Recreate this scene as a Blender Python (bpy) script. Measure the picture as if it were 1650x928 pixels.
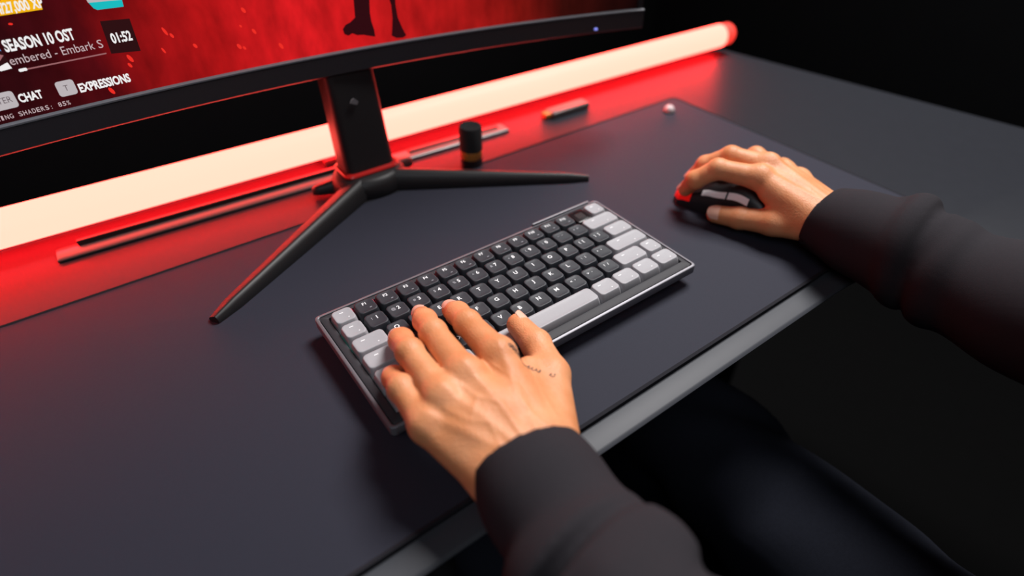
import bpy, bmesh, math, random
import numpy as np
from mathutils import Vector, Matrix
from mathutils.bvhtree import BVHTree

random.seed(4)
for o in list(bpy.data.objects):
    bpy.data.objects.remove(o, do_unlink=True)
scene = bpy.context.scene
COL = scene.collection
MM = 0.001          # everything below is written in millimetres; z = 0 is the top of the desk mat

# ------------------------------------------------------------------ camera
cam_data = bpy.data.cameras.new('camera')
cam = bpy.data.objects.new('camera', cam_data)
COL.objects.link(cam)
cam_data.sensor_width = 36.0
cam_data.lens = 36.0 * 950.0 / 1650.0
cam_data.clip_start = 0.01
CAM_POS = Vector((-86.317, -362.789, 343.559))
CAM_RIGHT = Vector((0.80678867, -0.59081896, 0.00500022))
CAM_DOWN = Vector((-0.37891869, -0.52388603, -0.76286569))
CAM_FWD = Vector((0.45333505, 0.61357672, -0.64653765))
m = Matrix((CAM_RIGHT, -CAM_DOWN, -CAM_FWD)).transposed().to_4x4()
m.translation = CAM_POS * MM
cam.matrix_world = m
cam_data.dof.use_dof = True
cam_data.dof.focus_distance = 0.475
cam_data.dof.aperture_fstop = 2.4
scene.camera = cam

# ------------------------------------------------------------------ world, lights, exposure
world = bpy.data.worlds.new('world')
scene.world = world
world.use_nodes = True
world.node_tree.nodes['Background'].inputs['Color'].default_value = (0.55, 0.65, 1.0, 1)
world.node_tree.nodes['Background'].inputs['Strength'].default_value = 0.012

def area_light(name, pos, target, size, power, color, size_y=None):
    d = bpy.data.lights.new(name, 'AREA')
    d.shape = 'RECTANGLE'
    d.size = size
    d.size_y = size_y or size
    d.energy = power
    d.color = color
    o = bpy.data.objects.new(name, d)
    COL.objects.link(o)
    o.location = Vector(pos)
    o.rotation_euler = (Vector(target) - Vector(pos)).to_track_quat('-Z', 'Y').to_euler()
    return o

area_light('softbox_key', (1.15, 0.22, 1.75), (0.20, -0.10, 0.0), 0.75, 71.0, (1.0, 0.975, 0.96))
area_light('softbox_fill', (-0.65, -0.95, 1.35), (0.20, -0.1, 0.0), 0.8, 5.8, (0.90, 0.94, 1.0))

vs = scene.view_settings
vs.view_transform = 'Standard'
vs.look = 'None'
vs.exposure = 0.0
vs.gamma = 1.0
vs.use_curve_mapping = False

# ------------------------------------------------------------------ materials
def mat(name, color, rough=0.6, metal=0.0, spec=0.5, emit=None, strength=0.0, noise=None, bump=None, coat=0.0, sss=0.0):
    """noise = (scale, amount): value mottling; bump = (scale, strength, distance)"""
    m_ = bpy.data.materials.new(name)
    m_.use_nodes = True
    nt = m_.node_tree
    b = nt.nodes['Principled BSDF']
    b.inputs['Base Color'].default_value = (*color, 1)
    b.inputs['Roughness'].default_value = rough
    b.inputs['Metallic'].default_value = metal
    b.inputs['Specular IOR Level'].default_value = spec
    b.inputs['Coat Weight'].default_value = coat
    if sss:
        b.inputs['Subsurface Weight'].default_value = sss
        b.inputs['Subsurface Radius'].default_value = (1.0, 0.35, 0.2)
        b.inputs['Subsurface Scale'].default_value = 0.003
    if emit:
        b.inputs['Emission Color'].default_value = (*emit, 1)
        b.inputs['Emission Strength'].default_value = strength
    tc = nt.nodes.new('ShaderNodeTexCoord')
    if noise:
        n = nt.nodes.new('ShaderNodeTexNoise')
        n.inputs['Scale'].default_value = noise[0]
        n.inputs['Detail'].default_value = 4
        nt.links.new(tc.outputs['Object'], n.inputs['Vector'])
        r = nt.nodes.new('ShaderNodeMapRange')
        r.inputs['To Min'].default_value = 1 - noise[1]
        r.inputs['To Max'].default_value = 1 + noise[1]
        nt.links.new(n.outputs['Fac'], r.inputs['Value'])
        mx = nt.nodes.new('ShaderNodeVectorMath')
        mx.operation = 'SCALE'
        mx.inputs[0].default_value = color
        nt.links.new(r.outputs['Result'], mx.inputs['Scale'])
        nt.links.new(mx.outputs['Vector'], b.inputs['Base Color'])
    if bump:
        n = nt.nodes.new('ShaderNodeTexNoise')
        n.inputs['Scale'].default_value = bump[0]
        n.inputs['Detail'].default_value = 3
        nt.links.new(tc.outputs['Object'], n.inputs['Vector'])
        bp = nt.nodes.new('ShaderNodeBump')
        bp.inputs['Strength'].default_value = bump[1]
        bp.inputs['Distance'].default_value = bump[2]
        nt.links.new(n.outputs['Fac'], bp.inputs['Height'])
        nt.links.new(bp.outputs['Normal'], b.inputs['Normal'])
    return m_

M = {
    'mat_cloth': mat('mat_cloth', (0.0212, 0.0222, 0.0345), 0.75, spec=0.22, noise=(900, 0.12), bump=(2500, 0.25, 0.0003)),
    'mat_edge': mat('mat_edge', (0.012, 0.012, 0.016), 0.9, spec=0.2, noise=(600, 0.2)),
    'desk': mat('desk_laminate', (0.019, 0.0205, 0.026), 0.48, spec=0.13, noise=(60, 0.08), bump=(900, 0.08, 0.0002)),
    'desk_edge_lit_tone': mat('desk_edge_lit_tone', (0.044, 0.047, 0.056), 0.5, spec=0.28, noise=(60, 0.06), bump=(900, 0.08, 0.0002)),  # same desk surface, its tone lightened to carry the edge's brighter light
    'desk_metal': mat('desk_metal', (0.006, 0.006, 0.007), 0.7, spec=0.2, noise=(60, 0.1)),
    'shell': mat('silver_shell', (0.20, 0.195, 0.215), 0.5, metal=0.5, noise=(300, 0.05)),
    'bezel': mat('keyboard_bezel', (0.032, 0.031, 0.036), 0.62, spec=0.3, noise=(300, 0.08)),
    'plate': mat('keyboard_plate', (0.008, 0.008, 0.010), 0.6, noise=(200, 0.1)),
    'key_dark': mat('key_dark', (0.023, 0.0255, 0.0325), 0.50, spec=0.36, noise=(500, 0.06), bump=(4000, 0.1, 0.0001)),
    'key_light': mat('key_light', (0.335, 0.33, 0.35), 0.5, spec=0.35, noise=(500, 0.04), bump=(4000, 0.1, 0.0001)),
    'badge': mat('badge_gloss', (0.012, 0.008, 0.009), 0.22, noise=(100, 0.1)),
    'badge_mark': mat('badge_mark', (0.020, 0.012, 0.013), 0.35, noise=(100, 0.1)),
    'legend': mat('legend_white', (0.80, 0.80, 0.82), 0.5, noise=(900, 0.03)),
    'legend_dim': mat('legend_dim', (0.30, 0.30, 0.33), 0.5, noise=(900, 0.03)),
    'rubber': mat('black_rubber', (0.012, 0.012, 0.013), 0.85, noise=(300, 0.1)),
    'led_blue': mat('led_blue', (0.02, 0.02, 0.2), 0.5, emit=(0.06, 0.05, 1.0), strength=0.5, noise=(50, 0.05)),
    'led_teal': mat('led_teal', (0.02, 0.1, 0.1), 0.5, emit=(0.0, 0.5, 0.35), strength=0.25, noise=(50, 0.05)),
    'led_red': mat('led_red', (0.2, 0.02, 0.04), 0.5, emit=(1.0, 0.03, 0.10), strength=0.35, noise=(50, 0.05)),
    'black_plastic': mat('black_plastic', (0.012, 0.0115, 0.014), 0.42, noise=(200, 0.1), bump=(1500, 0.06, 0.0002)),
    'chin': mat('monitor_chin', (0.020, 0.018, 0.023), 0.5, noise=(300, 0.1), bump=(1500, 0.06, 0.0002)),
    'chin_trim': mat('monitor_trim', (0.13, 0.135, 0.155), 0.5, noise=(200, 0.05)),
    'stand_metal': mat('stand_metal', (0.010, 0.009, 0.010), 0.5, spec=0.45, noise=(200, 0.1)),
    'bar_grey': mat('bar_grey', (0.09, 0.075, 0.072), 0.3, spec=0.7, noise=(200, 0.06)),
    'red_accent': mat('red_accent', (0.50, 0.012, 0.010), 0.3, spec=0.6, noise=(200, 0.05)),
    'stand_mark': mat('stand_mark', (0.20, 0.19, 0.20), 0.4, noise=(200, 0.05)),
    'tube': mat('tube_light', (0.04, 0.03, 0.03), 0.5, spec=0.1, emit=(1.0, 0.0706, 0.0525), strength=11.0, noise=(20, 0.03)),
    'added_red': mat('added_red_glow', (0.5, 0.1, 0.08), 0.5, spec=0.1, emit=(1.0, 0.007, 0.009), strength=85.0, noise=(20, 0.03)),  # glow added out of sight to throw red onto the desk
    'tube_end': mat('tube_end', (0.5, 0.05, 0.04), 0.4, emit=(1.0, 0.045, 0.03), strength=1.2, noise=(20, 0.03)),
    'tube_back': mat('tube_back', (0.03, 0.03, 0.03), 0.5, noise=(50, 0.1)),
    'amber': mat('amber_band', (0.45, 0.17, 0.03), 0.35, noise=(100, 0.15)),
    'pale': mat('pale_plastic', (0.62, 0.50, 0.50), 0.4, noise=(200, 0.05)),
    'mouse_black': mat('mouse_black', (0.013, 0.012, 0.014), 0.40, noise=(300, 0.1)),
    'mouse_red': mat('mouse_red', (0.75, 0.006, 0.004), 0.35, emit=(1.0, 0.005, 0.002), strength=0.22, noise=(100, 0.06)),
    'mouse_white': mat('mouse_white', (0.88, 0.88, 0.89), 0.4, noise=(300, 0.04)),
    'hoodie': mat('hoodie_cotton', (0.023, 0.0205, 0.0245), 0.92, spec=0.15, noise=(700, 0.15), bump=(1800, 0.35, 0.0004)),
    'jeans': mat('jeans_denim', (0.014, 0.016, 0.025), 0.9, spec=0.15, noise=(400, 0.25), bump=(1500, 0.3, 0.0004)),
    'shoe': mat('shoe_black', (0.015, 0.015, 0.016), 0.6, noise=(200, 0.1)),
    'hair': mat('hair_dark', (0.020, 0.012, 0.008), 0.6, noise=(300, 0.3), bump=(800, 0.6, 0.001)),
    'ink': mat('tattoo_ink', (0.10, 0.06, 0.05), 0.7, noise=(300, 0.1)),
    'chair_leather': mat('chair_leather', (0.006, 0.006, 0.0065), 0.55, noise=(150, 0.15), bump=(500, 0.3, 0.0005)),
    'floor': mat('floor_dark', (0.0012, 0.0012, 0.0013), 0.95, spec=0.1, noise=(30, 0.2), bump=(200, 0.2, 0.001)),
    'wall': mat('wall_dark', (0.006, 0.006, 0.007), 0.95, spec=0.1, noise=(10, 0.15)),
    'ui_white': mat('ui_white', (0, 0, 0), 0.6, spec=0.1, emit=(0.92, 0.90, 0.90), strength=0.95, noise=(10, 0.02)),
    'ui_grey': mat('ui_grey', (0, 0, 0), 0.6, spec=0.1, emit=(0.62, 0.47, 0.49), strength=0.9, noise=(10, 0.02)),
    'ui_key': mat('ui_key', (0, 0, 0), 0.6, spec=0.1, emit=(0.55, 0.50, 0.52), strength=0.9, noise=(10, 0.02)),
    'ui_key_text': mat('ui_key_text', (0.1, 0.08, 0.09), 0.6, spec=0.1, emit=(0.12, 0.09, 0.10), strength=0.9, noise=(10, 0.02)),
    'ui_rose': mat('ui_rose', (0, 0, 0), 0.6, spec=0.1, emit=(0.40, 0.16, 0.17), strength=0.8, noise=(10, 0.02)),
    'ui_dark': mat('ui_dark', (0.01, 0.005, 0.005), 0.6, spec=0.1, emit=(0.022, 0.003, 0.004), strength=1.0, noise=(10, 0.02)),
    'ui_yellow': mat('ui_yellow', (0, 0, 0), 0.6, spec=0.1, emit=(0.95, 0.48, 0.005), strength=0.95, noise=(10, 0.02)),
    'ui_cyan': mat('ui_cyan', (0, 0, 0), 0.6, spec=0.1, emit=(0.01, 0.52, 0.55), strength=0.95, noise=(10, 0.02)),
    'ui_blue': mat('ui_blue', (0, 0, 0), 0.6, spec=0.1, emit=(0.15, 0.35, 0.75), strength=0.9, noise=(10, 0.02)),
    'ui_spark': mat('ui_spark', (0, 0, 0), 0.6, spec=0.1, emit=(0.95, 0.03, 0.02), strength=0.9, noise=(10, 0.02)),
    'ui_shape': mat('ui_shape', (0.01, 0.003, 0.003), 0.6, spec=0.1, emit=(0.025, 0.002, 0.004), strength=1.0, noise=(10, 0.02)),
    'power_led': mat('power_led', (0.1, 0.1, 0.2), 0.5, emit=(0.25, 0.28, 0.9), strength=1.2, noise=(10, 0.02)),
}

def skin_material():
    m_ = bpy.data.materials.new('skin')
    m_.use_nodes = True
    nt = m_.node_tree
    L = nt.links
    b = nt.nodes['Principled BSDF']
    b.inputs['Roughness'].default_value = 0.48
    b.inputs['Specular IOR Level'].default_value = 0.4
    b.inputs['Subsurface Weight'].default_value = 0.18
    b.inputs['Subsurface Radius'].default_value = (1.0, 0.3, 0.15)
    b.inputs['Subsurface Scale'].default_value = 0.003
    tc = nt.nodes.new('ShaderNodeTexCoord')
    n1 = nt.nodes.new('ShaderNodeTexNoise')
    n1.inputs['Scale'].default_value = 45
    n1.inputs['Detail'].default_value = 5
    cr = nt.nodes.new('ShaderNodeValToRGB')
    cr.color_ramp.elements[0].position = 0.32
    cr.color_ramp.elements[0].color = (0.60, 0.225, 0.088, 1)
    cr.color_ramp.elements[1].position = 0.70
    cr.color_ramp.elements[1].color = (0.72, 0.315, 0.150, 1)
    n2 = nt.nodes.new('ShaderNodeTexNoise')
    n2.inputs['Scale'].default_value = 420
    n2.inputs['Detail'].default_value = 4
    n3 = nt.nodes.new('ShaderNodeTexVoronoi')
    n3.inputs['Scale'].default_value = 900
    ad = nt.nodes.new('ShaderNodeMath')
    ad.operation = 'ADD'
    bp = nt.nodes.new('ShaderNodeBump')
    bp.inputs['Strength'].default_value = 0.35
    bp.inputs['Distance'].default_value = 0.0006
    for n in (n1, n2, n3):
        L.new(tc.outputs['Object'], n.inputs['Vector'])
    L.new(n1.outputs['Fac'], cr.inputs['Fac'])
    L.new(cr.outputs['Color'], b.inputs['Base Color'])
    L.new(n2.outputs['Fac'], ad.inputs[0])
    L.new(n3.outputs['Distance'], ad.inputs[1])
    L.new(ad.outputs[0], bp.inputs['Height'])
    L.new(bp.outputs['Normal'], b.inputs['Normal'])
    return m_
M['skin'] = skin_material()
M['nail'] = mat('fingernail', (0.80, 0.46, 0.34), 0.3, spec=0.5, noise=(200, 0.05))

def screen_material():
    """the picture the screen shows: a red haze, dark towards both ends, with smoky streaks"""
    m_ = bpy.data.materials.new('screen_picture')
    m_.use_nodes = True
    nt = m_.node_tree
    L = nt.links
    b = nt.nodes['Principled BSDF']
    b.inputs['Base Color'].default_value = (0.004, 0.004, 0.004, 1)
    b.inputs['Roughness'].default_value = 0.4
    b.inputs['Specular IOR Level'].default_value = 0.05
    uv = nt.nodes.new('ShaderNodeUVMap')
    sep = nt.nodes.new('ShaderNodeSeparateXYZ')
    L.new(uv.outputs['UV'], sep.inputs[0])
    n = nt.nodes.new('ShaderNodeTexNoise')
    n.inputs['Scale'].default_value = 9
    n.inputs['Detail'].default_value = 6
    mp = nt.nodes.new('ShaderNodeMapping')
    mp.inputs['Scale'].default_value = (1.6, 0.7, 1)
    L.new(uv.outputs['UV'], mp.inputs['Vector'])
    L.new(mp.outputs['Vector'], n.inputs['Vector'])
    off = nt.nodes.new('ShaderNodeMath')
    off.operation = 'MULTIPLY_ADD'
    off.inputs[1].default_value = 0.10
    off.inputs[2].default_value = -0.05
    L.new(n.outputs['Fac'], off.inputs[0])
    add = nt.nodes.new('ShaderNodeMath')
    add.operation = 'ADD'
    L.new(sep.outputs['X'], add.inputs[0])
    L.new(off.outputs[0], add.inputs[1])
    cr = nt.nodes.new('ShaderNodeValToRGB')
    stops = [(0.0, (0.020, 0.001, 0.002)), (0.13, (0.028, 0.0015, 0.003)), (0.205, (0.075, 0.002, 0.004)), (0.26, (0.26, 0.004, 0.005)),
             (0.34, (0.44, 0.006, 0.007)), (0.44, (0.66, 0.010, 0.013)), (0.52, (0.60, 0.009, 0.011)), (0.64, (0.42, 0.008, 0.008)),
             (0.78, (0.20, 0.006, 0.004)), (0.86, (0.035, 0.003, 0.002)), (1.0, (0.004, 0.001, 0.001))]
    e = cr.color_ramp.elements
    e[0].position, e[0].color = stops[0][0], (*stops[0][1], 1)
    e[1].position, e[1].color = stops[-1][0], (*stops[-1][1], 1)
    for p, c in stops[1:-1]:
        k = e.new(p)
        k.color = (*c, 1)
    L.new(add.outputs[0], cr.inputs['Fac'])
    n2 = nt.nodes.new('ShaderNodeTexNoise')
    n2.inputs['Scale'].default_value = 28
    n2.inputs['Detail'].default_value = 4
    L.new(mp.outputs['Vector'], n2.inputs['Vector'])
    r = nt.nodes.new('ShaderNodeMapRange')
    r.inputs['From Min'].default_value = 0.3
    r.inputs['From Max'].default_value = 0.7
    r.inputs['To Min'].default_value = 0.72
    r.inputs['To Max'].default_value = 1.2
    L.new(n2.outputs['Fac'], r.inputs['Value'])
    L.new(cr.outputs['Color'], b.inputs['Emission Color'])
    L.new(r.outputs['Result'], b.inputs['Emission Strength'])
    return m_
M['screen'] = screen_material()

# ------------------------------------------------------------------ object helpers
def thing(name, label, cat, base=(0, 0, 0), group=None):
    o = bpy.data.objects.new(name, None)
    COL.objects.link(o)
    o.empty_display_size = 0.02
    o.location = Vector(base) * MM
    o['label'] = label
    o['category'] = cat
    if group:
        o['group'] = group
    return o

def world_loc(o):
    p = Vector((0, 0, 0))
    while o is not None:
        p = p + o.location
        o = o.parent
    return p

def link_mesh(name, me, material, parent=None, loc=None):
    """loc: world position in mm of the mesh's own origin (None: the parent's origin)"""
    o = bpy.data.objects.new(name, me)
    COL.objects.link(o)
    if material is not None and len(me.materials) == 0:
        me.materials.append(material)
    if parent is not None:
        o.parent = parent
        if loc is not None:
            o.location = Vector(loc) * MM - world_loc(parent)
    elif loc is not None:
        o.location = Vector(loc) * MM
    return o

def mesh_mm(verts, faces, smooth=True, angle=40, uvs=None):
    me = bpy.data.meshes.new('mesh')
    v = np.asarray(verts, dtype=float) * MM
    me.from_pydata(v.tolist(), [], [list(map(int, f)) for f in faces])
    if uvs is not None:
        lay = me.uv_layers.new(name='UVMap')
        for l in me.loops:
            lay.data[l.index].uv = uvs[l.vertex_index]
    bm = bmesh.new()
    bm.from_mesh(me)
    bmesh.ops.recalc_face_normals(bm, faces=bm.faces)
    bm.to_mesh(me)
    bm.free()
    if smooth:
        me.polygons.foreach_set('use_smooth', [True] * len(me.polygons))
        me.set_sharp_from_angle(angle=math.radians(angle))
    return me

class Geo:
    """collects loops, boxes and tubes in world mm; build() links them as ONE mesh object under its parent"""
    def __init__(self):
        self.v, self.f = [], []
    def add(self, verts, faces):
        n = len(self.v)
        self.v += [tuple(p) for p in verts]
        self.f += [[i + n for i in f] for f in faces]
        return self
    def loft(self, loops, cap0=True, cap1=True, closed=True):
        k = len(loops[0])
        verts = [p for l in loops for p in l]
        faces = []
        for i in range(len(loops) - 1):
            for j in range(k if closed else k - 1):
                a, b = i * k + j, i * k + (j + 1) % k
                faces.append([a, b, b + k, a + k])
        if cap0:
            faces.append(list(range(k))[::-1])
        if cap1:
            faces.append([(len(loops) - 1) * k + j for j in range(k)])
        return self.add(verts, faces)
    def box(self, x0, x1, y0, y1, z0, z1, bev=1.0):
        b = min(bev, (x1 - x0) / 2.01, (y1 - y0) / 2.01, (z1 - z0) / 2.01)
        ls = []
        for ins, z in ((b, z0), (b * 0.3, z0 + b * 0.3), (0, z0 + b), (0, z1 - b), (b * 0.3, z1 - b * 0.3), (b, z1)):
            ls.append([(x, y, z) for x, y in rrect(x0 + ins, x1 - ins, y0 + ins, y1 - ins, max(b * 1.2 - ins * 0.5, 0.05), 3)])
        return self.loft(ls)
    def tube(self, pts, radii, n=12, cap=True):
        pts = [Vector(p) for p in pts]
        if not hasattr(radii, '__len__'):
            radii = [radii] * len(pts)
        ls = []
        up = Vector((0.13, 0.21, 0.97))
        for i, p in enumerate(pts):
            d = (pts[min(i + 1, len(pts) - 1)] - pts[max(i - 1, 0)]).normalized()
            a = d.cross(up)
            if a.length < 1e-3:
                a = d.cross(Vector((1, 0, 0)))
            a.normalize()
            b = d.cross(a)
            ls.append([p + a * math.cos(t) * radii[i] + b * math.sin(t) * radii[i] for t in [2 * math.pi * j / n for j in range(n)]])
        return self.loft(ls, cap, cap)
    def lathe(self, cx, cy, prof, n=28):
        ls = [[(cx + r * math.cos(2 * math.pi * j / n), cy + r * math.sin(2 * math.pi * j / n), z) for j in range(n)] for r, z in prof]
        return self.loft(ls)
    def build(self, name, material, parent=None, origin=None, smooth=True, angle=40):
        org = Vector(origin) if origin is not None else (world_loc(parent) / MM if parent is not None else Vector((0, 0, 0)))
        v = [(p[0] - org.x, p[1] - org.y, p[2] - org.z) for p in self.v]
        me = mesh_mm(v, self.f, smooth, angle)
        return link_mesh(name, me, material, parent, org if (origin is not None) else None)

def rrect(x0, x1, y0, y1, r, n=4):
    out = []
    for cx, cy, a0 in ((x1 - r, y1 - r, 0), (x0 + r, y1 - r, 90), (x0 + r, y0 + r, 180), (x1 - r, y0 + r, 270)):
        for k in range(n + 1):
            a = math.radians(a0 + 90 * k / n)
            out.append((cx + r * math.cos(a), cy + r * math.sin(a)))
    return out

def struct(name, g, material):
    o = g.build(name, material)
    o['kind'] = 'structure'
    return o

# flat lettering: the built-in font turned into a mesh, fitted to a box
_text_cache = {}
def text_shape(s, bold=0.0):
    key = (s, bold)
    if key not in _text_cache:
        c = bpy.data.curves.new('text', 'FONT')
        c.body = s
        c.offset = bold
        c.resolution_u = 3
        o = bpy.data.objects.new('text', c)
        COL.objects.link(o)
        bpy.context.view_layer.update()
        me = o.to_mesh()
        v = np.array([p.co[:2] for p in me.vertices])
        f = [list(p.vertices) for p in me.polygons]
        o.to_mesh_clear()
        bpy.data.objects.remove(o)
        bpy.data.curves.remove(c)
        _text_cache[key] = (v, f)
    v, f = _text_cache[key]
    return v.copy(), f

# ------------------------------------------------------------------ signed distance bodies
def grid_for(lo, hi, h):
    ax = [np.arange(lo[i], hi[i] + h, h, dtype=np.float32) for i in range(3)]
    return np.meshgrid(*ax, indexing='ij'), np.array(lo, float)

def cap_d(P, a, b, ra, rb):
    a = np.array(a, np.float32)
    b = np.array(b, np.float32)
    ab = b - a
    den = float(ab @ ab) + 1e-9
    x, y, z = P[0] - a[0], P[1] - a[1], P[2] - a[2]
    h = np.clip((x * ab[0] + y * ab[1] + z * ab[2]) / den, 0, 1)
    x -= h * ab[0]
    y -= h * ab[1]
    z -= h * ab[2]
    return np.sqrt(x * x + y * y + z * z) - (ra + h * (rb - ra))

def ell_d(P, c, r):
    x, y, z = (P[0] - c[0]) / r[0], (P[1] - c[1]) / r[1], (P[2] - c[2]) / r[2]
    k = np.sqrt(x * x + y * y + z * z)
    return (k - 1) * min(r)

def smin(a, b, k):
    h = np.clip(0.5 + 0.5 * (b - a) / k, 0, 1)
    return b + (a - b) * h - k * h * (1 - h)

def smax(a, b, k):
    return -smin(-a, -b, k)

def surface_nets(d, org, h):
    n = d.shape
    s = d < 0
    acc = np.zeros((n[0] - 1, n[1] - 1, n[2] - 1, 3), np.float32)
    cnt = np.zeros((n[0] - 1, n[1] - 1, n[2] - 1), np.float32)
    def sl(o):
        return tuple(slice(o[i], n[i] - 1 + o[i]) for i in range(3))
    for axis in range(3):
        o1 = [i for i in range(3) if i != axis]
        for u in (0, 1):
            for v in (0, 1):
                a = [0, 0, 0]
                a[o1[0]], a[o1[1]] = u, v
                b = list(a)
                b[axis] = 1
                da, db = d[sl(a)], d[sl(b)]
                x = s[sl(a)] != s[sl(b)]
                t = np.where(x, da / np.where(x, da - db, 1), 0)
                for i in range(3):
                    acc[..., i] += np.where(x, a[i] + (t if i == axis else 0), 0)
                cnt += x
    act = cnt > 0
    idx = np.full(act.shape, -1, np.int64)
    cells = np.argwhere(act)
    idx[act] = np.arange(len(cells))
    verts = (cells + acc[act] / cnt[act][:, None]) * h + org
    faces = []
    for axis in range(3):
        u, v = [(1, 2), (2, 0), (0, 1)][axis]
        a = [slice(1, -1)] * 3
        a[axis] = slice(0, -1)
        b = [slice(1, -1)] * 3
        b[axis] = slice(1, None)
        x = s[tuple(a)] != s[tuple(b)]
        p = np.argwhere(x)
        sign = s[tuple(a)][x]
        off = np.array([1, 1, 1])
        off[axis] = 0
        p = p + off
        du, dv = np.zeros(3, int), np.zeros(3, int)
        du[u], dv[v] = 1, 1
        q = [p - du - dv, p - dv, p, p - du]
        qi = np.stack([idx[tuple(k.T)] for k in q], 1)
        qi[~sign] = qi[~sign][:, ::-1]
        faces.append(qi)
    faces = np.concatenate(faces)
    return verts, faces[(faces >= 0).all(1)]

def quad_mesh(parts, origin):
    """parts: list of (verts mm world, quads) joined into one smooth mesh"""
    vs_, fs_, n = [], [], 0
    for v, f in parts:
        vs_.append(v)
        fs_.append(f + n)
        n += len(v)
    v = (np.concatenate(vs_) - np.array(origin)) * MM
    f = np.concatenate(fs_)
    me = bpy.data.meshes.new('body')
    me.vertices.add(len(v))
    me.vertices.foreach_set('co', v.astype(np.float32).ravel())
    me.loops.add(f.size)
    me.loops.foreach_set('vertex_index', f.astype(np.int32).ravel())
    me.polygons.add(len(f))
    me.polygons.foreach_set('loop_start', np.arange(0, f.size, 4, dtype=np.int32))
    me.polygons.foreach_set('use_smooth', np.ones(len(f), bool))
    me.update(calc_edges=True)
    me.validate()
    return me

# ================================================================== THE SETTING
struct('floor', Geo().box(-2200, 2600, -2200, 2000, -770, -740, 1), M['floor'])
struct('wall_back', Geo().box(-2200, 2600, 1900, 1960, -740, 1900, 1), M['wall'])
struct('wall_right', Geo().box(2540, 2600, -2200, 1900, -740, 1900, 1), M['wall'])

# ================================================================== DESK
desk = thing('desk', 'dark grey laminate desk with a bare front edge strip under the black mat', 'desk', (100, 60, -740))
def poly_slab(poly, z0, z1, b):
    """slab with softly rounded top and bottom edges; poly counter-clockwise"""
    def inset(d):
        out = []
        n = len(poly)
        for i in range(n):
            p0, p1, p2 = Vector(poly[i - 1]), Vector(poly[i]), Vector(poly[(i + 1) % n])
            e0, e1 = (p1 - p0).normalized(), (p2 - p1).normalized()
            n0, n1 = Vector((-e0.y, e0.x)), Vector((-e1.y, e1.x))
            bis = (n0 + n1).normalized()
            out.append(p1 + bis * (d / max(bis.dot(n0), 0.3)))
        return out
    return Geo().loft([[(p.x, p.y, z) for p in inset(i)] for i, z in ((b, z0), (b * .3, z0 + b * .3), (0, z0 + b), (0, z1 - b), (b * .3, z1 - b * .3), (b, z1))])
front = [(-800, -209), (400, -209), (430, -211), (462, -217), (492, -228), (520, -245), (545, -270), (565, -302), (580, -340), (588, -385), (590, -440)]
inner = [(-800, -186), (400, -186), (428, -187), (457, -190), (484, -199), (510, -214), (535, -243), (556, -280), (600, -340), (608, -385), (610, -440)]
poly_slab(inner + [(968, -440), (930, -250), (826, 345), (-800, 345)], -30, -4, 0.6).build('desk_top', M['desk'], desk)
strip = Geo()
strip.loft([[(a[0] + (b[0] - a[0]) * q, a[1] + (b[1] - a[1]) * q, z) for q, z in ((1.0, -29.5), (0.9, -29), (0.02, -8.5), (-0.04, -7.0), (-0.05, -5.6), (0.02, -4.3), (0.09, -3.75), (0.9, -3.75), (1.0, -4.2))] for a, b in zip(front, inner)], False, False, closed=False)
es = strip.build('desk_edge_lit_tone', M['desk_edge_lit_tone'], desk)
es['label'] = 'front edge of the desk, brighter light put into its grey'
for x in (-720, 760):
    for y in (60, 270):
        Geo().box(x - 30, x + 30, y - 30, y + 30, -739.5, -30, 3).build('leg', M['desk_metal'], desk)
Geo().box(-690, 730, 240, 262, -110, -70, 2).build('cross_beam', M['desk_metal'], desk)

mat_o = thing('desk_mat', 'large black cloth desk mat under the keyboard, monitor stand and mouse', 'desk mat', (150, -8, -4))
Geo().loft([[(x, y, z) for x, y in rrect(-300 + i, 602 - i, -189 + i, 173 - i, 8, 6)] for i, z in ((0.6, -3.9), (0, -3.2), (0, -0.8), (0.3, -0.25), (1.0, 0.0))]).build('cloth_surface', M['mat_cloth'], mat_o)
ring_o = rrect(-300.4, 602.4, -189.4, 173.4, 8, 6)
ring_i = rrect(-297.5, 599.5, -186.5, 170.5, 6, 6)
Geo().loft([[(x, y, 0.15) for x, y in ring_i], [(x, y, 0.5) for x, y in rrect(-298.5, 600.5, -187.5, 171.5, 7, 6)], [(x, y, 0.3) for x, y in ring_o], [(x, y, -3.9) for x, y in ring_o]], False, False).build('stitched_edge', M['mat_edge'], mat_o)

# ================================================================== KEYBOARD
U = 19.05
KX, KY = 15 * U, 6 * U
kb = thing('keyboard', 'compact silver and black mechanical keyboard under the left hand', 'keyboard', (KX / 2, -KY / 2, 0))
X0, X1, Y0, Y1 = -9.8, KX + 8.0, -KY - 12.0, 8.0
def ring(i, z, r=4.0):
    return [(x, y, z) for x, y in rrect(X0 + i, X1 - i, Y0 + i, Y1 - i, max(r - i * 0.5, 0.6), 5)]
Geo().loft([ring(10, 2.2), ring(8.5, 3.0), ring(6, 9.5), ring(0.8, 11.2), ring(0, 12.2), ring(0, 18.6), ring(0.25, 19.5), ring(1.0, 20.0), ring(2.3, 20.0), ring(2.6, 19.7), ring(2.7, 17.0), ring(3.6, 17.0), ring(3.8, 10.0)]).build('case_shell', M['shell'], kb)
def kring(e, z):
    return [(x, y, z) for x, y in rrect(-e, KX + e, -KY - e, e, 1.0, 5)]
Geo().loft([ring(3.4, 17.0), ring(3.4, 19.3), ring(3.8, 19.6), kring(0.9, 19.6), kring(0.5, 19.2), kring(0.5, 12.0)], False, False).build('bezel', M['bezel'], kb)
Geo().box(-1.0, KX + 1.0, -KY - 1.0, 1.0, 12.0, 13.5, 0.3).build('switch_plate', M['plate'], kb)
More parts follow.
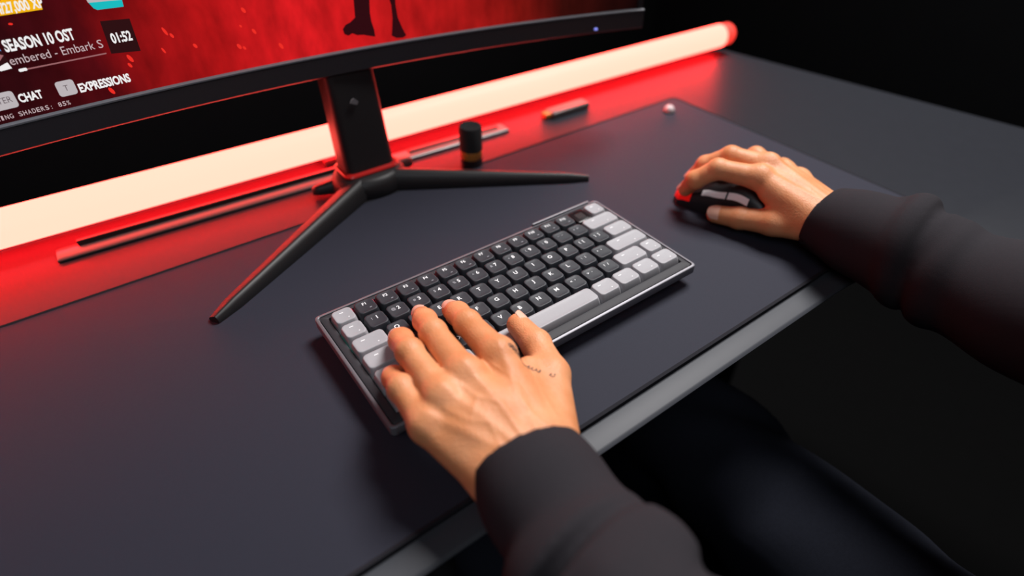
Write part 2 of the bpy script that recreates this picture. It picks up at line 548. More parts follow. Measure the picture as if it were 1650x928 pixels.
for x in (X0 + 28, X1 - 28):
    for y in (Y0 + 20, Y1 - 16):
        Geo().box(x - 14, x + 14, y - 5, y + 5, 0.0, 3.5, 1).build('rubber_foot', M['rubber'], kb)
Geo().box(211, 283.5, 6.4, 8.6, 18.0, 22.6, 0.8).build('rear_ridge', M['shell'], kb)

TOPZ = 25.0
def key_dims(w, d=1.0):
    return w * U - 0.9, d * U - 0.9, w * U - 3.5, d * U - 3.9
def key_dish(x, y, tw, td):
    e = max(0.0, 1 - (2 * x / tw) ** 2) if tw < 30 else 1.0
    return -0.55 * e * max(0.0, 1 - (2 * y / td) ** 4)
_key_mesh = {}
def key_mesh(w, tone):
    k = (w, tone)
    if k in _key_mesh:
        return _key_mesh[k]
    bw, bd, tw, td = key_dims(w)
    oy = 0.55                       # the top sits a little towards the back
    def lp(fx, fy, z, r, o=0.0):
        return [(x, y + o, z) for x, y in rrect(-fx / 2, fx / 2, -fy / 2, fy / 2, r, 5)]
    ls = [lp(bw, bd, 14.6, 1.4), lp(bw, bd, 16.2, 1.4), lp(bw * .35 + tw * .65 + 0.3, bd * .4 + td * .6 + .3, 22.2, 2.8, oy * .5), lp(tw + 0.7, td + 0.7, 24.2, 3.6, oy), lp(tw + .15, td + .15, 24.85, 3.6, oy), lp(tw - 0.8, td - 0.8, 25.0, 3.4, oy)]
    for s in (0.85, 0.7, 0.5, 0.3, 0.12):
        l = []
        for x, y, z in lp(tw - 0.8, td - 0.8, TOPZ, 3.4, 0):
            l.append((x * s, y * s + oy, TOPZ + key_dish(x * s, y * s, tw, td)))
        ls.append(l)
    gq = Geo().loft(ls)
    me = mesh_mm([(x, y, z - 14.6) for x, y, z in gq.v], gq.f, True, 50)
    me.materials.append(M['key_light'] if tone == 'light' else M['key_dark'])
    _key_mesh[k] = me
    return me

def legend(s, key, kx, ky, w, ox, oy, size, material, bold=0.012):
    v, f = text_shape(s, bold)
    lo, hi = v.min(0), v.max(0)
    c = (lo + hi) / 2
    _, _, tw, td = key_dims(w)
    pts = []
    for p in v:
        x, y = (p[0] - c[0]) * size + ox, (p[1] - c[1]) * size + oy
        pts.append((x, y + 0.55, TOPZ - 14.6 + key_dish(x, y, tw, td) + 0.10))
    me = mesh_mm(pts, f, False)
    return link_mesh('legend', me, material, key)

def mark(key, w, ox, oy, lx, ly, material, r=0.25):
    """a small printed bar or dot"""
    _, _, tw, td = key_dims(w)
    l = []
    for x, y in rrect(ox - lx / 2, ox + lx / 2, oy - ly / 2, oy + ly / 2, min(r, lx / 2.1, ly / 2.1), 3):
        l.append((x, y + 0.55, TOPZ - 14.6 + key_dish(x, y, tw, td) + 0.11))
    me = mesh_mm(l, [list(range(len(l)))], False)
    return link_mesh('legend', me, material, key)

def place_key(u, row, w, tone):
    cx, cy = (u + w / 2) * U, -(row + 0.5) * U
    return link_mesh('keycap', key_mesh(w, tone), None, kb, (cx, cy, 14.6)), cx, cy

def light_marks(k, w):
    mark(k, w, -0.6 if w < 1.2 else -w * 3.0, 3.6, 3.2, 0.9, M['legend'])
    mark(k, w, 3.0 if w < 1.2 else w * 3.4, -3.6, 1.0, 1.0, M['legend'])

rows = [
    [('', 1, 'light')] + [('F%d' % i, 1, 'dark') for i in range(1, 13)] + [('badge', 1, 'badge'), ('', 1, 'light')],
    [('', 1, 'light')] + [(c, 1, 'dark') for c in ('! 1', '@ 2', '# 3', '$ 4', '% 5', '^ 6', '& 7', '* 8', '( 9', ') 0', '_ -', '+ =')] + [('', 2, 'light')],
    [('', 1.5, 'light')] + [(c, 1, 'dark') for c in 'QWERTYUIOP'] + [('{ [', 1, 'dark'), ('} ]', 1, 'dark'), ('', 1.5, 'light')],
    [('', 1.75, 'light')] + [(c, 1, 'dark') for c in 'ASDFGHJKL'] + [(': ;', 1, 'dark'), ('" \'', 1, 'dark'), ('', 2.25, 'light')],
    [('', 2.25, 'light')] + [(c, 1, 'dark') for c in 'ZXCVBNM'] + [('< ,', 1, 'dark'), ('> .', 1, 'dark'), ('? /', 1, 'dark'), ('', 1.75, 'light'), ('', 1, 'light')],
    [('', 1.25, 'light')] * 3 + [('space', 6.25, 'light')] + [('', 1.25, 'light')] * 4,
]
for r, row in enumerate(rows):
    u = 0.0
    for s, w, tone in row:
        if tone == 'badge':
            cx, cy = (u + .5) * U, -(r + .5) * U
            gq = Geo()
            gq.loft([[(cx + x, cy + y, z) for x, y in rrect(-q / 2, q / 2, -q / 2, q / 2, 2, 4)] for q, z in ((18.2, 13.5), (18.2, 22.6), (17.6, 23.4), (16.4, 23.6))])
            bd = gq.build('badge_key', M['badge'], kb, (cx, cy, 13.5))
            bd['label'] = 'glossy black square key'
            gm = Geo()
            gm.loft([[(cx + x, cy + y, z) for x, y in rrect(-4.5, 4.5, -4, 4, 1, 3)] for z in (23.6, 23.66)])
            gm.build('badge_mark', M['badge_mark'], bd, (cx, cy, 13.5))
        else:
            k, cx, cy = place_key(u, r, w, tone)
            if tone == 'light' and r == 0 and u == 0:
                k['label'] = 'light grey key'
            if s == 'space':
                k['label'] = 'long light grey space bar'
            elif tone == 'light':
                light_marks(k, w)
            elif r == 0:
                legend(s, k, cx, cy, w, -0.2, 3.2, 4.3, M['legend'], 0.02)
                mark(k, w, 3.0, -3.3, 1.9, 0.8, M['legend_dim'])
            elif ' ' in s:
                a, b = s.split(' ')
                num = b.isdigit()
                legend(a, k, cx, cy, w, -2.7, 2.4, 3.8, M['legend_dim'] if r == 1 else M['legend'], 0.02)
                legend(b, k, cx, cy, w, 1.6, 2.4, 5.4 if num else 4.2, M['legend'] if (num or r > 1) else M['legend_dim'], 0.02)
            else:
                legend(s, k, cx, cy, w, -0.3, 2.0, 5.4, M['legend'], 0.025)
        u += w
# key lights glinting in the gaps
for x0, x1, y0, y1, mt in ((69, 98, -116.2, -115.0, 'led_blue'), (240, 262, -116.2, -115.0, 'led_blue'), (47, 50, -19.6, -18.4, 'led_blue'),
                           (-.8, 0.3, -42, -20, 'led_teal'), (20, 24, -40.5, -39.4, 'led_teal'), (85, 87, -96, -94, 'led_blue')):
    Geo().box(x0, x1, y0, y1, 13.5, 16.5, 0.2).build('key_light', M[mt], kb)
for i in range(1, 11):
    Geo().box(i * U - 0.4, i * U + 0.4, -3.5, 0.2, 13.5, 20.3, 0.15).build('key_light', M['led_red'], kb)

# ================================================================== MONITOR
TH = math.radians(-4.2)
MA = Vector((133, 209, 125))
MT, MN = Vector((math.cos(TH), math.sin(TH), 0)), Vector((math.sin(TH), -math.cos(TH), 0))
MR, MAL = 1500.0, math.radians(4)
def scr(s, t, o=0.0):
    return MA + MT * (MR * math.sin(s / MR)) + MN * (MR * (1 - math.cos(s / MR)) - t * math.sin(MAL) + o) + Vector((0, 0, t * math.cos(MAL)))

mon = thing('monitor', 'curved black gaming monitor showing a red picture, on a forked stand', 'monitor', (133, 205, 0))
NS = 48
def bar_along(prof, s0, s1, n=NS):
    """prof: closed list of (t, o) swept along the curved screen"""
    return Geo().loft([[scr(s0 + (s1 - s0) * i / n, t, o) for t, o in prof] for i in range(n + 1)])
HW = 350
bar_along([(2.5, -14), (0.2, -5), (0, -1), (0.8, 2.2), (2.4, 4), (19.5, 4), (20, 3.5), (21, -14)], -HW, HW).build('chin', M['chin'], mon)
bar_along([(20.2, -3), (20.2, 4.0), (20.5, 4.4), (21.7, 4.4), (22.0, 4.0), (22.2, -0.3), (22.2, -3)], -HW, HW).build('chin_trim', M['chin_trim'], mon)
bar_along([(2, -13), (2, -16), (60, -34), (200, -46), (340, -34), (416, -16), (416, -13)], -HW + 2, HW - 2).build('rear_housing', M['black_plastic'], mon)
bar_along([(412, -13), (412, 1.5), (420, 1.5), (420, -13)], -HW, HW).build('top_bezel', M['black_plastic'], mon)
for a, b in ((-HW, -HW + 7), (HW - 7, HW)):
    bar_along([(20, -13), (20, 1.5), (420, 1.5), (420, -13)], a, b, 2).build('side_bezel', M['black_plastic'], mon)
v, f, uv = [], [], []
NT = 20
for i in range(NS + 1):
    for j in range(NT + 1):
        s, t = -HW + 2 * HW * i / NS, 20 + 396 * j / NT
        v.append(tuple(scr(s, t, -0.5) - Vector((133, 205, 0))))
        uv.append(((s + 350) / 700, t / 700))
for i in range(NS):
    for j in range(NT):
        a = i * (NT + 1) + j
        f.append([a, a + NT + 1, a + NT + 2, a + 1])
screen = link_mesh('screen', mesh_mm(v, f, True, 40, uv), M['screen'], mon)
screen['label'] = 'glowing red screen'

def ui_poly(name, pts, material, o=0.1):
    """a flat shape printed on the screen, following its curve"""
    org = Vector((133, 205, 0))
    bm = bmesh.new()
    vs__ = [bm.verts.new(scr(s, t, o) - org) for s, t in pts]
    bm.faces.new(vs__)
    bmesh.ops.triangulate(bm, faces=bm.faces)
    vv, ff = [tuple(x.co) for x in bm.verts], [[q.index for q in fc.verts] for fc in bm.faces]
    bm.verts.index_update()
    ff = [[q.index for q in fc.verts] for fc in bm.faces]
    bm.free()
    return link_mesh(name, mesh_mm(vv, ff, False), material, screen)
def ui_text(s, s0, s1, base, h, material, bold=0.02, o=0.35, slope=0.0, cap=None):
    v_, f_ = text_shape(s, bold)
    lo, hi = v_.min(0), v_.max(0)
    ch = cap or 0.69
    org = Vector((133, 205, 0))
    pts = []
    for p in v_:
        q = (p[0] - lo[0]) / (hi[0] - lo[0])
        pts.append(tuple(scr(s0 + q * (s1 - s0), base + p[1] / ch * h + slope * q, o) - org))
    return link_mesh('screen_text', mesh_mm(pts, f_, False), material, screen)
def rr(s0, s1, t0, t1, r=1.5):
    return rrect(s0, s1, t0, t1, r, 4)
ui_text('SEASON 10 OST', -257.6, -212.2, 69.9, 7.6, M['ui_white'], 0.035)
ui_text('embered - Embark', -258.5, -202.5, 60.6, 6.0, M['ui_grey'], 0.0)
ui_text('S', -200.0, -196.5, 60.6, 6.0, M['ui_grey'], 0.0)
ui_poly('screen_panel', [(-192, 79), (-171.5, 77.5), (-172.5, 53), (-193.5, 55)], M['ui_dark'])
ui_text('01:52', -189.5, -174.8, 62.2, 7.0, M['ui_white'], 0.035)
ui_poly('progress_bar', rr(-255.4, -196.6, 55.5, 56.5, 0.4), M['ui_rose'])
ui_poly('progress_bar', rr(-256.0, -250.6, 55.0, 57.2, 0.9), M['ui_white'], 0.2)
ui_text('CHAT', -264.7, -249.2, 34.4, 5.7, M['ui_white'], 0.04)
ui_poly('key_icon', rr(-239.0, -226.4, 31.5, 43.0, 2.2), M['ui_key'])
ui_text('T', -234.4, -231.2, 35.4, 4.2, M['ui_key_text'], 0.0)
ui_text('EXPRESSIONS', -224.8, -187.6, 32.0, 6.2, M['ui_white'], 0.04)
ui_poly('key_icon', rr(-292.0, -266.2, 31.8, 44.0, 2.2), M['ui_key'])
ui_text('ENTER', -284.6, -268.6, 36.2, 4.4, M['ui_key_text'], 0.0)
for i_, c_ in enumerate('COMPILING SHADERS: 85%'):
    if c_ != ' ':
        s_ = -298.9 + 2.95 * i_
        wd = {'I': 1.3, ':': 0.6}.get(c_, 2.3)
        ui_text(c_, s_ + 1.2 - wd / 2, s_ + 1.2 + wd / 2, 25.0, 3.3, M['ui_grey'], 0.01)
ui_poly('screen_panel', [(-264, 93.2), (-224.3, 92.8), (-222.8, 103), (-264, 103)], M['ui_yellow'])
ui_text('4/27,000 XP', -251.0, -222.4, 94.3, 6.4, M['ui_white'], 0.03)
ui_poly('screen_panel', [(-194.5, 93), (-192.5, 88.3), (-190.5, 86.9), (-172.2, 86.3), (-171.6, 91.5)], M['ui_cyan'])
ui_poly('screen_panel', [(-196.5, 110), (-194.6, 92.6), (-171.6, 91.2), (-172.5, 110)], M['ui_key'], 0.2)
ui_poly('screen_panel', [(-184.5, 97), (-182.5, 94.2), (-180.5, 97)], M['ui_key_text'], 0.4)
ui_poly('album_picture', [(-285, 80), (-260.5, 79.5), (-258.6, 57.5), (-285, 57.5)], M['ui_dark'])
ui_poly('album_picture', [(-272, 79), (-261.5, 78.5), (-260.0, 71), (-266, 74)], M['ui_blue'], 0.2)
ui_poly('album_picture', [(-274, 66), (-266, 71), (-260, 68), (-266, 63)], M['ui_rose'], 0.2)
ui_poly('album_picture', [(-270, 60), (-260, 63), (-259, 58.5), (-266, 58)], M['ui_white'], 0.2)
for s, t, a, b in ((-150, 64, 1.2, 3.4), (-146, 60, 1.2, 2.0), (-182, 49, 1.6, 3.2), (-184, 44, 1.2, 2.0), (-131, 49, 1.4, 2.0), (-96, 42, 1.6, 2.4), (-92, 40, 1.2, 1.6),
                   (-204, 28, 1.6, 3.0), (-247, 87, 1.4, 0.8), (-84, 70, 1.6, 2.4), (-80, 52, 1.4, 2.4), (-60, 36, 1.6, 2.8), (-90, 58, 1.0, 1.2), (-156, 50, 0.9, 2.4)):
    ui_poly('spark', [(s + a * math.cos(q) - 0.35 * b * math.sin(q), t + b * math.sin(q)) for q in [k * math.pi / 5 for k in range(10)]], M['ui_spark'], 0.15)
# dark legs and boots of a standing figure
ui_poly('figure_silhouette', [(21, 110), (24, 66), (24.5, 58), (21, 53), (14.5, 49.5), (9, 46), (4, 44.5), (0.5, 41), (1.2, 36.5), (5, 34.5), (9, 36), (14, 33.5), (20, 33), (26, 31), (31.5, 29.5), (31.5, 36), (30, 44), (30, 52), (32, 66), (38, 110)], M['ui_shape'], 0.15)
ui_poly('figure_silhouette', [(48, 110), (50.5, 66), (52.5, 56), (52, 44), (50, 34), (48.5, 28), (53, 25), (60, 24.2), (64, 26), (61, 33), (57.5, 44), (57, 56), (58.5, 66), (66, 110)], M['ui_shape'], 0.15)
Geo().loft([[scr(288 + 2.2 * math.cos(q), 6 + 1.4 * math.sin(q), oo) for q in [k * math.pi / 6 for k in range(12)]] for oo in (3.5, 4.5)]).build('power_light', M['power_led'], mon)

# stand: column, hub, two long legs to the front, two stubs at the back
def column():
    ls = []
    for z, y0, y1, hw in ((14, 190, 226, 29), (22, 192, 228, 28.5), (60, 198, 234, 27.5), (110, 206, 240, 27), (150, 213, 246, 27), (300, 232, 262, 27), (330, 234, 262, 26)):
        ls.append([(133 + x, y, z) for x, y in rrect(-hw, hw, y0, y1, 9, 5)])
    return Geo().loft(ls)
stand_col = column().build('stand_column', M['stand_metal'], mon)
Geo().box(133 - 45, 133 + 45, 238, 262, 260, 350, 4).build('mount_plate', M['black_plastic'], mon)
g = Geo()
g.loft([[(x, 202.5 - 0.0 + oy_, z) for x, z in pts] for oy_, pts in ((0.0, [(124, 98), (131, 95), (133, 98), (129, 102), (126, 101)]), (-1.8, [(124, 98), (131, 95), (133, 98), (129, 102), (126, 101)]))])
mk = g.build('stand_emblem', M['stand_mark'], mon)
mk['label'] = 'small pale grey angular emblem'
ls = []
for r_, z in ((44, 0.2), (45, 2), (44, 12), (40, 19), (36, 21), (34, 21.5)):
    ls.append([(133 + r_ * 0.95 * math.cos(q), 206 + r_ * 0.80 * math.sin(q), z) for q in [2 * math.pi * k / 36 for k in range(36)]])
Geo().loft(ls).build('stand_hub', M['stand_metal'], mon)
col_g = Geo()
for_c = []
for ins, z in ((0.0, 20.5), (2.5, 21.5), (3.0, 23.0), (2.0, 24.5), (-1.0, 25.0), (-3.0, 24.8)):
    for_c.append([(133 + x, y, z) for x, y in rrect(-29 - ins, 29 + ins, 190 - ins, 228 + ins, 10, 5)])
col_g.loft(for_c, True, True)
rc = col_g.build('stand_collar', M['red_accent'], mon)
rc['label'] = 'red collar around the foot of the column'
def stand_leg(x0, y0, x1, y1, h0, h1, w0, w1):
    a, b = Vector((x0, y0, 0)), Vector((x1, y1, 0))
    d = (b - a).normalized()
    s = Vector((-d.y, d.x, 0))
    if s.y < 0:
        s = -s
    ls = []
    n = 10
    for i in range(n + 1):
        q = i / n
        p = a.lerp(b, q)
        h, w = h0 + (h1 - h0) * q, w0 + (w1 - w0) * q
        if i == n:
            h *= 0.75
            w *= 0.7
        ls.append([p + s * (x * w) + Vector((0, 0, z * h)) for x, z in ((-.5, 0.02), (-.5, .30), (-.42, .72), (-.30, .97), (-.22, 1.0), (-.12, .98), (.28, .70), (.5, .40), (.5, 0.02))])
    return Geo().loft(ls)
stand_leg(118, 196, -74, 74, 22, 9, 34, 15).build('stand_leg', M['stand_metal'], mon)
stand_leg(148, 196, 340, 68, 22, 9, 34, 15).build('stand_leg', M['stand_metal'], mon)
stand_leg(112, 214, 72, 225, 18, 8, 28, 16).build('stand_leg', M['stand_metal'], mon)
stand_leg(154, 214, 194, 225, 18, 8, 28, 16).build('stand_leg', M['stand_metal'], mon)

# ================================================================== GLOWING TUBE AND SMALL THINGS AT THE BACK
tube = thing('tube_lamp', 'long glowing red-lit tube lamp lying along the back of the desk', 'lamp', (250, 283, -4))
TZ, TR = 27.0, 18.0
def ty(x):
    return 287.0 - 0.0225 * (x + 200)
def tube_arc(a0, a1, n=24):
    out = []
    for x in (-480, 808):
        out.append([(x, ty(x) + TR * math.cos(q), TZ + TR * math.sin(q)) for q in [math.radians(a0 + (a1 - a0) * k / n) for k in range(n + 1)]])
    return Geo().loft(out, False, False, closed=False)
tube_arc(-40, 243).build('light_tube', M['tube'], tube)
rd = tube_arc(243, 320).build('added_red_emitter', M['added_red'], tube)  # added emitter facing down, unseen by the camera, reddens the desk
rd['label'] = 'unseen red glow added under the tube to light the desk'
for xa, xb, mt_, nm in ((808, 832, 'tube_end', 'end_cap'), (-520, -480, 'tube_back', 'end_cap')):
    sg = 1 if xb > 0 and xa > 0 else -1
    prof = [(xa, TR - 0.8), (xb - 4, TR - 0.8), (xb - 1, TR - 2.5), (xb, TR - 6)] if sg > 0 else [(xb, TR - .8), (xa + 4, TR - .8), (xa + 1, TR - 2.5), (xa, TR - 6)]
    Geo().loft([[(x, ty(x) + r_ * math.cos(q), TZ + r_ * math.sin(q)) for q in [2 * math.pi * k / 32 for k in range(32)]] for x, r_ in prof]).build(nm, M[mt_], tube)
for x in (-420, 120):
    Geo().box(x - 12, x + 12, ty(x) - 4, ty(x) + 22, -4, 5.5, 1.5).build('cradle_foot', M['tube_back'], tube)

bar = thing('soundbar', 'long slim grey bar lying in front of the glowing tube', 'soundbar', (87, 248, -4))
bar.rotation_euler.z = math.radians(-2.2)
bar_g = Geo()
ls = []
for x, k in ((-171, 0.5), (-168, 1), (342, 1), (345, 0.5)):
    ls.append([(x, 249 + (y - 249) * (0.9 + 0.1 * k), -4 + z * (0.8 + .2 * k)) for y, z in ((240, 0.3), (239, 1.0), (239, 2.2), (240, 3.0), (254, 3.2), (260, 3.2), (261, 2.8), (261, 0.3))])
bar_g.loft(ls)
bar_g.build('base_bar', M['bar_grey'], bar)
Geo().box(-152, 170, 255, 260, -2.0, 4.5, 0.8).build('raised_lip', M['black_plastic'], bar)
Geo().box(205, 335, 250, 258, -2.0, 1.5, 0.8).build('raised_lip', M['black_plastic'], bar)

bt = thing('bottle', 'small dark bottle with an amber band standing behind the right stand leg', 'bottle', (252, 178, -4))
BX, BY = 252, 178
Geo().lathe(BX, BY, [(11, -3.9), (13, -3), (13, 8), (12.6, 9)]).build('bottle_body', M['badge'], bt)
Geo().lathe(BX, BY, [(12.4, 9), (12.9, 9.6), (12.9, 18.5), (12.4, 19)]).build('amber_band', M['amber'], bt)
Geo().lathe(BX, BY, [(12.6, 19), (13.4, 19.6), (13.4, 46), (12.6, 48), (10.5, 48.6), (9.5, 48.2)]).build('bottle_cap', M['rubber'], bt)

gd = thing('adapter', 'small flat grey gadget on the red-lit desk right of the bottle', 'gadget', (446, 232, -4))
Geo().box(414, 482, 222, 242, -4, 5, 2.5).build('casing', M['bar_grey'], gd)
Geo().box(405, 416, 226, 238, -2.5, 4, 1.5).build('plug_end', M['amber'], gd)

kn = thing('round_knob', 'small pale round dome at the back right corner of the mat', 'knob', (557, 142, 0))
Geo().lathe(557, 142, [(6.0, 0.1), (7.0, 1.0), (7.0, 4.0), (6.2, 6.5), (4.2, 8.4), (1.6, 9.2)], 20).build('dome', M['pale'], kn)
Geo().lathe(557, 142, [(8.2, 0.05), (8.4, 0.8), (7.0, 1.2)], 20).build('collar', M['rubber'], kn)

# ================================================================== MOUSE
ma = math.radians(18)
MC = Vector((425, -70, 0))
MF, MRt = Vector((-math.sin(ma), math.cos(ma), 0)), Vector((math.cos(ma), math.sin(ma), 0))
mouse = thing('mouse', 'black computer mouse with a red front edge under the right hand', 'mouse', MC)
def interp(t, pts):
    for (a, x), (b, y) in zip(pts, pts[1:]):
        if t <= b:
            q = (t - a) / (b - a)
            q = q * q * (3 - 2 * q)
            return x + (y - x) * q
    return pts[-1][1]
def mouse_pt(l, v, off=0.0):
    """l: -60 rear .. 60 front; v: 0 left bottom .. 1 right bottom over the top"""
    hgt = interp(l, [(-60, 7), (-52, 20), (-30, 36), (-8, 40), (20, 33), (45, 21), (57, 14), (60, 9)])
    hw = interp(l, [(-60, 14), (-52, 25), (-32, 32), (0, 29), (30, 29), (52, 28), (60, 20)])
    a = math.pi * (1 - v)
    c, s = math.cos(a), math.sin(a)
    e = 0.62
    x = (hw + off) * math.copysign(abs(c) ** e, c)
    z = (hgt + off) * (abs(s) ** e)
    return MC + MRt * x + MF * l + Vector((0, 0, 1.0 + z))
def mouse_patch(l0, l1, v0, v1, off, nl=10, nv=10, under=0.6):
    g_ = Geo()
    top = [[mouse_pt(l0 + (l1 - l0) * i / nl, v0 + (v1 - v0) * j / nv, off) for j in range(nv + 1)] for i in range(nl + 1)]
    bot = [[mouse_pt(l0 + (l1 - l0) * i / nl, v0 + (v1 - v0) * j / nv, -under) for j in range(nv + 1)] for i in range(nl + 1)]
    k = nv + 1
    vv = [p for r_ in top for p in r_] + [p for r_ in bot for p in r_]
    B = (nl + 1) * k
    ff = []
    for i in range(nl):
        for j in range(nv):
            a_ = i * k + j
            ff.append([a_, a_ + 1, a_ + k + 1, a_ + k])
            ff.append([B + a_, B + a_ + k, B + a_ + k + 1, B + a_ + 1])
    for i in range(nl):
        for j in (0, nv):
            a_ = i * k + j
            ff.append([a_, a_ + k, B + a_ + k, B + a_])
    for j in range(nv):
        for i in (0, nl):
            a_ = i * k + j
            ff.append([a_, a_ + 1, B + a_ + 1, B + a_])
    return g_.add(vv, ff)
g = Geo()
g.loft([[mouse_pt(l, j / 28) for j in range(29)] for l in [-60, -59, -57, -54, -50, -44, -36, -28, -20, -10, 0, 10, 20, 30, 40, 48, 54, 57, 59, 60]])
g.build('mouse_body', M['mouse_black'], mouse)
mouse_patch(4, 57.5, 0.21, 0.485, 1.0).build('main_button', M['mouse_black'], mouse)
mouse_patch(4, 57.5, 0.515, 0.79, 1.0).build('main_button', M['mouse_black'], mouse)
fl = mouse_patch(40, 59.6, 0.06, 0.47, 1.6, 8, 14)
rl = fl.build('front_edge', M['mouse_red'], mouse)
rl['label'] = 'bright red front edge'
for a_, b_ in ((-18, 3), (5, 29)):
    mouse_patch(a_, b_, 0.15, 0.228, 2.4, 8, 6).build('side_button', M['mouse_white'], mouse)
wc = MC + MF * 36 + Vector((0, 0, 24))
Geo().tube([wc - MRt * 3.5, wc - MRt * 3.2, wc + MRt * 3.2, wc + MRt * 3.5], [8, 9, 9, 8], 20).build('scroll_wheel', M['rubber'], mouse)

# ================================================================== PERSON
UPV = np.array([0, 0, 1.0])
def unit(v_):
    return v_ / np.linalg.norm(v_)
def finger_chain(Mp, T, L, up=UPV, r=0.6):
    """three links from knuckle to tip, bulging towards up"""
    Mp, T = np.array(Mp, float), np.array(T, float)
    D = np.linalg.norm(T - Mp)
    e = unit(T - Mp)
    n = unit(up - (up @ e) * e)
    def ch(a):
        p, th, pts = np.zeros(2), 0.0, [np.zeros(2)]
        for l, b in zip(L, (0, -a, -r * a)):
            th += b
            p = p + l * np.array([math.cos(th), math.sin(th)])
            pts.append(p)
        return pts
    lo, hi = 0.0, 2.2
    for _ in range(50):
        a = (lo + hi) / 2
        if np.linalg.norm(ch(a)[3]) > D:
            lo = a
        else:
            hi = a
    pts = ch(a)
    ph = math.atan2(pts[3][1], pts[3][0])
    c, s = math.cos(-ph), math.sin(-ph)
    return [Mp + (c * p[0] - s * p[1]) * e + (s * p[0] + c * p[1]) * n for p in pts]

def hand_field(P, H):
    palm = None
    for (a, b, ra, rb) in H['palm']:
        d = cap_d(P, a, b, ra, rb)
        palm = d if palm is None else smin(palm, d, H.get('k', 9))
    for (a, b, ra, rb, k) in H['relief']:
        palm = smin(palm, cap_d(P, a, b, ra, rb), k)
    up_w = np.clip((P[2] - H['zmin']) / 8, 0, 1)
    for poly, amp, wd in H['ridges']:
        best = None
        for i in range(len(poly) - 1):
            a2, b2 = poly[i], poly[i + 1]
            e2 = b2 - a2
            x, y = P[0] - a2[0], P[1] - a2[1]
            t = np.clip((x * e2[0] + y * e2[1]) / float(e2 @ e2), 0, 1)
            q = (x - t * e2[0]) ** 2 + (y - t * e2[1]) ** 2
            best = q if best is None else np.minimum(best, q)
        palm = palm - up_w * amp * np.exp(-best / (wd * wd))
    out = palm
    for ch, rad in H['fingers']:
        fd = None
        for i in range(len(ch) - 1):
            d = cap_d(P, ch[i], ch[i + 1], rad[i], rad[i + 1])
            fd = d if fd is None else smin(fd, d, 2.5)
        for i in range(1, len(ch) - 1):
            up = np.array(H['up'])
            fd = smin(fd, cap_d(P, ch[i] + up * 0.6, ch[i] + up * 0.7, rad[i] - 0.3, rad[i] - 0.3), 4)
        out = np.minimum(out, smin(palm, fd, 5.2))
    return out

def mesh_hand(H, h):
    pts = np.array([p for c, _ in H['fingers'] for p in c] + [p for c in H['palm'] for p in c[:2]])
    lo, hi = pts.min(0) - 24, pts.max(0) + 24
    P, org = grid_for(lo, hi, h)
    return surface_nets(hand_field(P, H), org, h)

A = np.array
# ---- left hand, over the keyboard
LI = [A(p) for p in ((66.4, -141.4, 57), (68.7, -99.8, 53), (73.3, -79.2, 44), (76.7, -63.7, 34.5))]
LM = [A(p) for p in ((37.8, -145.5, 60), (42.9, -96.5, 56), (48.8, -73.2, 46), (54.8, -54.9, 34.5))]
LR = [A(p) for p in ((17.8, -151.5, 58), (20.1, -104.9, 58), (24.8, -82.1, 47), (29.1, -66.2, 34))]
LP = [A(p) for p in ((1.8, -158.8, 51), (2.5, -125.5, 53), (5.6, -107.9, 44), (8.5, -96.0, 33.5))]
LT = [A((97.0, -161.3, 36)), A((106.1, -132.3, 36)), A((108.8, -106.9, 34.5))]
LC = [A((53., -206, 46)), A((40., -210, 49)), A((28., -211, 47)), A((17., -208, 42))]
LCT = A((66., -206, 38))
Lhand = {
    'up': (-0.12, -0.15, 0.98), 'k': 10,
    'palm': [(LC[0], LI[0], 13.5, 11.5), (LC[1], LM[0], 14, 12), (LC[2], LR[0], 14, 11.5), (LC[3], LP[0], 14, 10.5),
             (LCT, LT[0], 13.5, 12), (A((60., -196, 40)), A((84., -152, 43)), 12, 8), (A((44., -175, 48)), A((24., -178, 48)), 17, 15),
             (A((52., -208, 42)), A((42., -300, 42)), 17, 19), (A((22., -208, 41)), A((14., -300, 42)), 17, 20)],
    'relief': [(p + A((0, 0, 2.2)), p + A((0, 0, 2.4)), r, r, 6) for p, r in ((LI[0], 10.4), (LM[0], 10.6), (LR[0], 10.2), (LP[0], 9.4))],
    'ridges': [([c[:2], c[:2] * .45 + W_[:2] * .55, W_[:2]], 0.65, 2.8) for c, W_ in ((LI[0], A((46., -212))), (LM[0], A((40., -212))), (LR[0], A((34., -212))), (LP[0], A((27., -212))))] +
              [(q, 0.36, 1.5) for q in ([A((55., -150)), A((58., -165)), A((52., -180)), A((54., -205))], [A((28., -156)), A((31., -170)), A((40., -182)), A((37., -208))],
                                        [A((12., -164)), A((18., -180)), A((27., -188)), A((24., -208))], [A((31., -170)), A((20., -180))], [A((82., -160)), A((72., -180)), A((66., -204))])],
    'zmin': 46,
    'fingers': [(LI, (11.2, 9.4, 8.6, 7.7)), (LM, (11.0, 9.2, 8.4, 7.5)), (LR, (10.6, 9.0, 8.4, 7.5)), (LP, (9.8, 8.5, 7.8, 7.0)), (LT, (12.4, 10.6, 8.8))],
}
